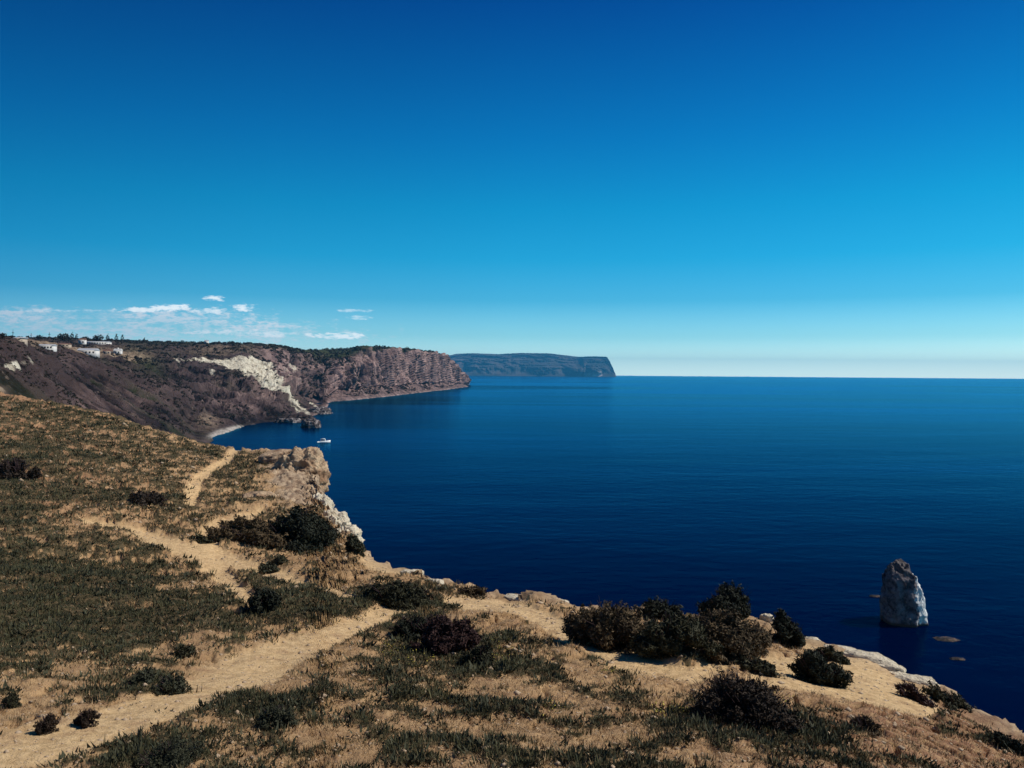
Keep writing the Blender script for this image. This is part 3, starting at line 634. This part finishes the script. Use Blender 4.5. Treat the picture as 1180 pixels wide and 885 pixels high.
# ground cover, far too many to count
def scatter(n, thr, rmin, rmax, pmax=.25, veg_arr=GV, invert=False, region=None):
    ci = RNG.integers(0, NC - 1, n * 6); ri = RNG.integers(int(rmin * NR), int(rmax * NR) - 1, n * 6)
    v = veg_arr[ci, ri]; ok = (RNG.uniform(0, 1, len(v)) < v ** 1.3) if not invert else ((v < .85) & (GPATH[ci, ri] < pmax) & (RNG.uniform(0, 1, len(v)) < thr))
    ok &= GR[ci, ri] < .75
    if region is not None:
        x, y = proj(GP[ci, ri]); ok &= region(x, y)
    x_, y_ = proj(GP[ci, ri]); ok &= (x_ > -120) & (x_ < 1300) & (y_ < 960)
    ci, ri = ci[ok][:n], ri[ok][:n]
    fu, fv = RNG.uniform(0, 1, len(ci))[:, None], RNG.uniform(0, 1, len(ci))[:, None]
    return GP[ci, ri] * (1 - fu) * (1 - fv) + GP[ci + 1, ri] * fu * (1 - fv) + GP[ci, ri + 1] * (1 - fu) * fv + GP[ci + 1, ri + 1] * fu * fv
def blades(name, pts, m, nb_, hh, ww, spread, label, lean=.5):
    n = len(pts); Y = pts[:, 1]; s = (.50 + Y / 26.) * np.clip(RNG.lognormal(-.1, .42, n), .3, 2.4)
    base = np.repeat(pts, nb_, 0); S = np.repeat(s, nb_); k = len(base)
    a = RNG.uniform(0, 2 * PI, k); rr = RNG.uniform(0, 1, k) * spread * S
    b0 = base + np.stack([np.cos(a) * rr, np.sin(a) * rr, np.zeros(k) - .01], 1)
    la = a + RNG.normal(size=k) * .6; ln = RNG.uniform(.1, 1, k) * lean; H_ = hh * S * RNG.uniform(.5, 1.2, k)
    tip = b0 + np.stack([np.cos(la) * ln * H_, np.sin(la) * ln * H_, H_], 1)
    wa = RNG.uniform(0, 2 * PI, k); wv = np.stack([np.cos(wa), np.sin(wa), np.zeros(k)], 1) * (ww * S)[:, None]
    V = np.stack([b0 - wv, b0 + wv, tip], 1).reshape(-1, 3)
    clump = fbm(pts, .8, 3, 301); rnd = np.repeat(np.clip(np.repeat(clump, nb_) * .9 - .1 + RNG.uniform(0, .4, k), 0, 1), 3)
    o = mesh_obj(name, V, np.arange(3 * k).reshape(k, 3), m, attrs={'rnd': rnd}); o['kind'] = 'stuff'; o['label'] = label; return o
blades('grass', scatter(42000, 0, .28, .992), M_grass, 11, .060, .005, .07, 'short green grass growing in patches over the headland')
blades('low_scrub', scatter(40000, 0, .28, .992), M_herb, 10, .045, .013, .12, 'dark ground hugging herbs in the grassy patches', 1.3)
blades('dry_grass', scatter(52000, .6, .28, .98, invert=True), M_straw, 8, .042, .0035, .09, 'dry straw coloured grass on the sandy earth', 1.1)
def yreg(x, y):
    r = np.zeros(len(x), bool)
    for bx, by, rx, ry in ((575, 752, 16, 16), (482, 758, 22, 12), (450, 748, 14, 8), (700, 782, 14, 10), (895, 808, 16, 6), (770, 822, 20, 8), (635, 825, 10, 8), (770, 750, 22, 6), (345, 730, 10, 6)): r |= (((x - bx) / rx) ** 2 + ((y - by) / ry) ** 2) < 1
    return r
pts = scatter(60000, 0, .3, .97, veg_arr=np.ones_like(GV), region=yreg)
pts = pts[RNG.permutation(len(pts))[:170]]
if len(pts):
    c = np.repeat(pts, 4, 0) + RNG.normal(size=(len(pts) * 4, 3)) * [.06, .06, .02] + [0, 0, .10]
    V, Fc = leaves(c, np.tile([0, 0, 1.], (len(c), 1)), RNG.uniform(.012, .026, len(c)), elong=.8)
    o = mesh_obj('yellow_flowers', V, Fc, M_yel, attrs={'rnd': np.repeat(RNG.uniform(0, 1, len(c)), 4)}); o['kind'] = 'stuff'; o['label'] = 'tiny yellow flowers dotted among the grass'
# loose pebbles and clods
def pebbles(n):
    p = scatter(n, .9, .3, .99, invert=True, pmax=2); n = len(p); s = (.006 + .0011 * p[:, 1]) * np.clip(RNG.lognormal(-.1, .6, n), .25, 4.5)
    octa = np.array([(1, 0, 0), (0, 1, 0), (-1, 0, 0), (0, -1, 0), (0, 0, 1), (0, 0, -1)], float); of = np.array([(0, 1, 4), (1, 2, 4), (2, 3, 4), (3, 0, 4), (1, 0, 5), (2, 1, 5), (3, 2, 5), (0, 3, 5)])
    V = p[:, None] + octa[None] * s[:, None, None] * RNG.uniform(.5, 1.2, (n, 6, 1)) * [1, 1, .6]
    return V.reshape(-1, 3), (of[None] + 6 * np.arange(n)[:, None, None]).reshape(-1, 3)
V, Fc = pebbles(16000)
o = mesh_obj('pebbles', V, Fc, plain('pebble_stone', (.40, .30, .20), .9, .4, 3)); o['kind'] = 'stuff'; o['label'] = 'loose pebbles and clods on the sandy earth'

# far scrub dotted over the slopes of the bay
def far_scrub(n):
    ci = RNG.integers(0, BC - 1, n * 5); ri = RNG.integers(int(.12 * BR), int(.97 * BR), n * 5); p = BP[ci, ri]; idx = ci * BR + ri
    dens = (1 - np.clip(pale[idx], 0, 1)) * (1 - .75 * cape[idx] * steep[idx]) * (1 - .8 * sandy[idx]) * sstep(fbm(p, .02, 4, 141), .38, .6)
    x, y = proj(p); ok = (RNG.uniform(0, 1, n * 5) < dens) & (p[:, 2] > 6) & (x > -40) & (x < 545)
    p = p[ok][:n]; n = len(p); s = np.clip(p[:, 1] / 1000, .3, 2) * RNG.uniform(.8, 2.4, n)
    nl = 16; d = RNG.normal(size=(n, nl, 3)); d /= np.linalg.norm(d, axis=2)[..., None]; d[..., 2] = np.abs(d[..., 2]) * .8
    c = (p[:, None] + d * s[:, None, None] * 1.0).reshape(-1, 3); V, Fc = leaves(c, d.reshape(-1, 3), np.repeat(s, nl) * .55, elong=1.0)
    return V, Fc, np.repeat(np.repeat(RNG.uniform(0, 1, n), nl), 4)
V, Fc, r = far_scrub(9000)
o = mesh_obj('far_scrub', V, Fc, M_farsh, attrs={'rnd': r}); o['kind'] = 'stuff'; o['label'] = 'dark scrub dotted over the slopes across the bay'

# ------------------------------------------------------------------ rocks
def ico(sub_):
    import bmesh
    bm = bmesh.new(); bmesh.ops.create_icosphere(bm, subdivisions=sub_, radius=1); bm.verts.index_update()
    V = np.array([v.co for v in bm.verts]); Fc = np.array([[v.index for v in f.verts] for f in bm.faces]); bm.free(); return V, Fc
ICO = {k: ico(k) for k in (4, 5, 6)}
def rock(name, loc, size, m, label, cat='rock', group=None, seed=0, sub_=5, rough=.35, freq=1.3, rz=0, lean=(0, 0), shape=None, sm=True, strat=0.0):
    V, Fc = ICO[sub_]; V = V.copy()
    V = np.sign(V) * np.abs(V) ** .8
    if shape is not None: V = shape(V)
    nrm = V / (np.linalg.norm(V, axis=1)[:, None] + 1e-9); asp = np.array(size) / max(size)
    q_ = V * asp
    dsp = (fbm(q_ + seed * 3.1, freq, 4, seed, .5, True) - .6) * rough * 1.6 + (fbm(q_ + seed, freq * 3.2, 5, seed + 9, .55) - .5) * rough * .8
    if strat: dsp += strat * (np.abs(((q_[:, 2] * 9 + fbm(q_, 2, 2, seed) * 2) % 1) - .5) - .25)
    V = (V + nrm * dsp[:, None]) * np.array(size)
    V[:, 0] += V[:, 2] * lean[0]; V[:, 1] += V[:, 2] * lean[1]
    o = mesh_obj(name, V, Fc, m, smooth=sm); o.location = loc; o.rotation_euler = (0, 0, rz); return tag(o, label, cat, group)
# sea stack
sb = pt(1044, 722, sh(1044, 722)); 
def stack_shape(V):
    z_ = V[:, 2]; f = 1 + .12 * np.clip(-z_, 0, 1) - .46 * np.clip(z_, 0, 1) ** 2.0 + .10 * np.clip(-z_, 0, 1); V = V.copy()
    V[:, 0] *= f; V[:, 1] *= f; return V
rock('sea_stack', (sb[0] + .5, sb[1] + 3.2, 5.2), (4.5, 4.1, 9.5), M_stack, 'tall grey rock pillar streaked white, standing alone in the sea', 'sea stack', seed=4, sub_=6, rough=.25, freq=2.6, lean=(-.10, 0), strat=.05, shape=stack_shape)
for px, py, sx, sy, hz, lab, sd_ in ((1090, 738, 2.4, 1.4, .42, 'dark low reef awash to the lower right of the sea stack', 3), (1103, 761, 1.5, .8, .4, 'small brown rock tip in the water nearest the right rim', 5), (1008, 688, 1.5, .9, .45, 'small brown rock tip in the water left of the sea stack', 8)):
    b0 = pt(px, py, sh(px, py)); rock('sea_rock', (b0[0], b0[1], -.15), (sx, sy, hz), M_seark, lab, 'rock', 'small rocks in the sea', sd_, 4, .55, 2)
# bluff at the end of the terrace, built of several outcrops
def near_rock(name, px, py, Y, wpx, hpx, m, label, seed, cat='rock', group=None, dfac=.8, rough=.35, strat=0, sub_=5, lean=(0, 0), freq=1.4, rz=0):
    c = pt(px, py, Y); s = Y / F
    return rock(name, tuple(c), (wpx * s / 2, wpx * s / 2 * dfac, hpx * s / 2), m, label, cat, group, seed, sub_, rough, freq, rz, lean, None, True, strat)
near_rock('rock_bluff', 348, 551, 96, 54, 66, M_bluff, 'brown weathered bluff at the tip of the terrace above the bay', 12, 'cliff', 'outcrops on the cliff rim', 1.0, .3, .07, 6, freq=2.2)
near_rock('rock_outcrop', 326, 530, 104, 46, 22, M_bluff, 'flat pale topped ledge left of the brown bluff', 13, 'rock', 'outcrops on the cliff rim', 1.2, .3, .06)
near_rock('rock_outcrop', 352, 587, 84, 30, 36, M_bluff, 'reddish brown block at the foot of the bluff behind the black juniper', 14, 'rock', 'outcrops on the cliff rim', .8, .4, .05)
near_rock('pale_outcrop', 368, 594, 74, 30, 46, M_white, 'upper cream coloured crag of the slope behind the juniper', 21, 'rock', 'outcrops on the cliff rim', 1.2, .40, .05, 6, freq=1.9)
near_rock('pale_outcrop', 385, 611, 66, 34, 42, M_white, 'middle cream coloured crag of the slope above the water', 22, 'rock', 'outcrops on the cliff rim', 1.2, .40, .05, 6, freq=1.9)
near_rock('pale_outcrop', 401, 624, 60, 30, 32, M_white, 'lowest cream coloured crag behind the small round shrub', 23, 'rock', 'outcrops on the cliff rim', 1.2, .40, .05, 6, freq=1.9)
near_rock('boulder', 361, 571, 90, 9, 7, M_white, 'small white boulder balanced between the bluff and the cream crags', 24, 'boulder', 'outcrops on the cliff rim')
near_rock('pale_outcrop', 298, 576, 72, 34, 16, M_bluff, 'pale stony patch of rock on the terrace beside the path', 25, 'rock', 'outcrops on the cliff rim', 1, .5, .05)
near_rock('boulder', 500, 674, 34.5, 26, 13, M_white, 'smooth pale lip rock on the rim behind the wide low bush', 26, 'boulder', 'outcrops on the cliff rim', .6, .25)
near_rock('boulder', 474, 661, 39, 26, 9, M_white, 'thin pale rock slab on the rim above the wide low bush', 27, 'boulder', 'outcrops on the cliff rim', .6, .3)
for i, (px, py, Y, wp, hp, lab) in enumerate(((935, 741, 24.5, 24, 13, 'pale rim rock beside the conifer shrub'), (1000, 760, 22.6, 50, 15, 'long grey pale slab along the rim above the sandy slope'), (1022, 772, 22, 36, 16, 'grey slab on the rim opposite the purplish twiggy shrub'),
        (1056, 788, 21.0, 48, 18, 'weathered pale rim rock behind the purplish twiggy shrub'), (1078, 800, 20.4, 34, 12, 'pale rim slab at the left end of the long rim shrub'), (968, 750, 23.3, 40, 10, 'narrow pale slab on the rim above the flat creeping shrub'), (1038, 781, 21.6, 40, 12, 'grey rim slab just left of the weathered rock by the twiggy shrub'), (884, 712, 26.5, 15, 9, 'pale rock showing between the thicket and the conifer'), (600, 690, 29.6, 40, 7, 'thin pale ledge on the rim left of the thicket'), (640, 693, 29, 30, 6, 'thin pale ledge on the rim touching the thicket'))):
    near_rock('rim_rock', px, py, Y, wp, hp, M_white, lab, 40 + i, 'rock', 'pale rocks along the rim', .5, .32, .05, rz=-.5)
# rocks in the cove
for px, py, sx, sy, hz, m, lab, sd_ in ((357, 493, 9, 10, 9, M_wetpale, 'grey domed rock standing in the cove off the point', 61), (367, 477, 15, 18, 9, M_wetpale, 'pale tipped rock at the end of the dark point', 62), (345, 484, 16, 12, 6, M_seark, 'dark low rock at the shore of the point', 63), (330, 487, 14, 10, 5, M_wetpale, 'pale shore rock left of the point', 64)):
    b0 = pt(px, py, sh(px, py)); rock('cove_rock', (b0[0], b0[1] + sy * .6, 0), (sx, sy, hz), m, lab, 'rock', 'rocks in the cove', sd_, 5, .5, 1.6)

# ------------------------------------------------------------------ boat
def box(V, Fc, x0, x1, y0, y1, z0, z1):
    b0 = len(V); V += [(x0, y0, z0), (x1, y0, z0), (x1, y1, z0), (x0, y1, z0), (x0, y0, z1), (x1, y0, z1), (x1, y1, z1), (x0, y1, z1)]
    Fc += [tuple(b0 + i for i in f) for f in ((0, 3, 2, 1), (4, 5, 6, 7), (0, 1, 5, 4), (1, 2, 6, 5), (2, 3, 7, 6), (3, 0, 4, 7))]
M_boat = plain('boat_gelcoat', (.88, .88, .86), .3, .03); M_glass = plain('dark_glass', (.03, .04, .05), .1, .1)
bb = pt(373, 510.5, sh(373, 510.5))
bt = empty('motor_boat', (bb[0], bb[1], 0), 'small white motor boat floating in the bay beyond the bluff', 'boat', rz=.35)
secs = [(-4.6, 1.25, 1.0), (-2.5, 1.5, 1.05), (0, 1.6, 1.1), (2, 1.35, 1.25), (3.7, .75, 1.45), (4.9, .06, 1.65)]; V = []; Fc = []
for x, hw, zt in secs: V += [(x, -hw, zt), (x, -hw * .8, .1), (x, 0, -.45 if x < 4 else .5), (x, hw * .8, .1), (x, hw, zt), (x, 0, zt - .12)]
for i in range(len(secs) - 1):
    for k in range(6): Fc.append((i * 6 + k, i * 6 + (k + 1) % 6, (i + 1) * 6 + (k + 1) % 6, (i + 1) * 6 + k))
Fc.append((0, 1, 2, 5)); Fc.append((5, 2, 3, 4))
mesh_obj('hull', np.array(V, float), np.array(Fc), M_boat, bt)
V = []; Fc = []; box(V, Fc, -2.4, 1.4, -1.1, 1.1, .9, 2.35); V = np.array(V, float); V[V[:, 2] > 2] *= [.82, .86, 1]
mesh_obj('cabin', V, np.array(Fc), M_boat, bt)
V = []; Fc = []; box(V, Fc, -2.6, 1.0, -1.1, 1.1, 2.40, 2.52); mesh_obj('cabin_roof', np.array(V, float), np.array(Fc), M_boat, bt)
bt.scale = (1.15, 1.3, 1.45)
V = []; Fc = []; box(V, Fc, -1.9, 1.0, -1.13, 1.13, 1.55, 2.05); mesh_obj('window', np.array(V, float), np.array(Fc), M_glass, bt)

# ------------------------------------------------------------------ village on the plateau
M_wall = plain('white_render', (.62, .60, .56), .8, .08, .5); M_tan = plain('tan_render', (.42, .34, .26), .85, .1, .5); M_roofg = plain('grey_sheet_roof', (.42, .43, .45), .6, .1, .6); M_roofr = plain('brown_roof', (.20, .11, .08), .8, .15, .6)
def house(px, py, wpx, hpx, m, rm, label, gable=.35, nwin=4, cat='building', rz=0.0, name='house'):
    g = on_hills(px, py)
    if g is None: return
    s = g[1] / F; w_, h_ = wpx * s, hpx * s; dp = max(6, w_ * .5)
    o = empty(name, (g[0], g[1] + 2, g[2] - .6), label, cat, 'buildings on the plateau', rz=rz)
    V = []; Fc = []; box(V, Fc, -w_ / 2, w_ / 2, 0, dp, -4, h_); mesh_obj('wall', np.array(V, float), np.array(Fc), m, o)
    rh = h_ * gable; e = .5
    V = np.array([(-w_ / 2 - e, -e, h_ + .02), (w_ / 2 + e, -e, h_ + .02), (w_ / 2 + e, dp + e, h_ + .02), (-w_ / 2 - e, dp + e, h_ + .02), (-w_ / 2 - e, dp / 2, h_ + rh), (w_ / 2 + e, dp / 2, h_ + rh)], float)
    me = bpy.data.meshes.new('roof'); me.from_pydata([tuple(v) for v in V], [], [(0, 1, 5, 4), (2, 3, 4, 5), (1, 2, 5), (3, 0, 4), (3, 2, 1, 0)]); me.materials.append(rm); link(bpy.data.objects.new('roof', me), o)
    for i in range(nwin):
        x = -w_ / 2 + (i + .5) * w_ / nwin; V = []; Fc = []; ww = min(.9, w_ / nwin * .28); box(V, Fc, x - ww, x + ww, -.06, .3, h_ * .35, h_ * .75); mesh_obj('window', np.array(V, float), np.array(Fc), M_glass, o)
    V = []; Fc = []; box(V, Fc, w_ * .05 - .5, w_ * .05 + .5, -.08, .3, 0.6, h_ * .3 + 1.2)
    return o
house(50, 402, 17, 5, M_wall, M_roofg, 'long white shed, leftmost large building on the plateau', .3, 5)
house(98, 408, 21, 5, M_wall, M_roofg, 'white building with grey roof at the plateau edge, above the dark slope', .5, 5)
house(93, 397, 7, 6, M_wall, M_roofr, 'small pale block just behind the grey roofed white building', .3, 2)
house(110, 396.5, 24, 3, M_wall, M_roofg, 'long low white row of buildings at the back of the plateau', .3, 8)
house(122, 408, 9, 4, M_tan, M_roofr, 'small tan house left of the white chapel', .5, 2)
house(72, 399, 12, 3, M_tan, M_roofr, 'low tan building between the white shed and the pale block', .4, 3)
house(17, 391, 8, 3, M_tan, M_roofg, 'small dim house at the foot of the leftmost mast', .5, 2)
hh = house(134, 407.5, 8, 4, M_wall, M_wall, 'small bright white chapel with a pointed turret', .6, 2, 'chapel', name='chapel')
if hh:
    V = []; Fc = []; box(V, Fc, -1.3, 1.3, 2, 4.6, 3, 8); V = np.array(V, float); V[4:] = V[4:] * [.12, 1, 1] + [0, 0, 1]; mesh_obj('turret', V, np.array(Fc), M_wall, hh)
house(237, 396.5, 4, 4, M_wall, M_roofg, 'tiny pale hut standing alone on the skyline of the plateau', .3, 1)
M_metal = plain('mast_steel', (.10, .10, .11), .6)
for i, (px, top_, lab) in enumerate(((15, 380, 'thin lattice mast above the dim house, leftmost of three'), (36, 384, 'thin mast on the skyline, middle one of three'), (57, 383, 'thin mast on the skyline, rightmost of three'))):
    g = None; yb = 391.0
    while g is None and yb < 410: g = on_hills(px, yb); yb += .5
    hgt = (yb - top_) * g[1] / F
    o = empty('mast', tuple(g), lab, 'mast', 'masts on the skyline'); V = []; Fc = []; r = g[1] * .0004
    for sx, sy in ((-1, -1), (1, -1), (0, 1)): tube(V, Fc, [(sx * r * 2.2, sy * r * 2.2, -2), (0, 0, hgt)], r * .45, r * .35, 4)
    mesh_obj('lattice', np.array(V), np.array(Fc), M_metal, o)
    V = []; Fc = []; box(V, Fc, -r * 3, r * 3, -r, r, hgt * .62, hgt * .68); mesh_obj('antenna_arm', np.array(V, float), np.array(Fc), M_metal, o)
def far_tree(px, wpx, hpx, label, conical=False):
    g = None; yb = 388.0
    while g is None and yb < 412: g = on_hills(px, yb); yb += .5
    if g is None: return
    yb += 2.0
    g2 = on_hills(px, yb); g = g2 if g2 is not None else g
    s = g[1] / F; w_, h_ = wpx * s / 2, (hpx + 2) * s; o = empty('tree', tuple(g), label, 'tree', 'trees on the plateau')
    n = 260; d = RNG.normal(size=(n, 3)); d /= np.linalg.norm(d, axis=1)[:, None]; rad = RNG.uniform(.3, 1, n) ** .5
    p = d * rad[:, None] * [w_, w_, h_ * .4]; 
    if conical: p[:, :2] *= np.clip(1.1 - (p[:, 2:3] / (h_ * .4) + 1) * .5, .1, 1)
    p[:, 2] += h_ * .58; p += (fbm(p, .5, 2, 5)[:, None] - .5) * w_ * .6
    V, Fc = leaves(p, d, np.full(n, w_ * .16), elong=1); mesh_obj('crown', V, Fc, M_farsh, o, attrs={'rnd': np.repeat(RNG.uniform(0, .8, n), 4)})
    V = []; Fc = []; tube(V, Fc, [(0, 0, -2), (0, 0, h_ * .6)], w_ * .12, w_ * .05, 5); mesh_obj('trunk', np.array(V), np.array(Fc), M_wood, o)
for a in ((73, 14, 6, 'broad dark tree on the skyline right of the masts'), (83, 6, 8, 'narrow dark tree in front of the small pale block', True), (88, 5, 7, 'thin conifer left of the small pale block', True), (113, 12, 6, 'round dark tree behind the long white row'), (124, 6, 8, 'upright tree at the right end of the long white row', True),
          (134, 6, 9, 'upright tree behind the white chapel', True), (141, 6, 8, 'upright tree just right of the white chapel', True), (166, 5, 5, 'lone small tree on the bare skyline', True), (45, 8, 4, 'low tree behind the long white shed'), (98, 8, 4, 'low tree above the grey roofed white building'), (4, 8, 6, 'tree on the skyline at the left border'),
          (210, 6, 3, 'low bushy tree on the skyline left of the tiny hut'), (268, 5, 3, 'low bushy tree on the skyline right of the tiny hut')):
    far_tree(*a)

# ------------------------------------------------------------------ haze
def m_haze(m):
    m.use_nodes = True; t = NT(m.node_tree); t.n.clear(); v = t.new('ShaderNodeVolumePrincipled')
    v.inputs['Color'].default_value = (.08, .54, 1.0, 1); v.inputs['Density'].default_value = 3.1e-5; v.inputs['Anisotropy'].default_value = .1
    t.l.new(v.outputs[0], t.new('ShaderNodeOutputMaterial').inputs['Volume'])
mh = bpy.data.materials.new('haze_air'); m_haze(mh)
V = []; Fc = []; box(V, Fc, -33000, 33000, -2200, 32500, -45, 700)
o = mesh_obj('haze', np.array(V, float), np.array(Fc), mh); o['kind'] = 'stuff'
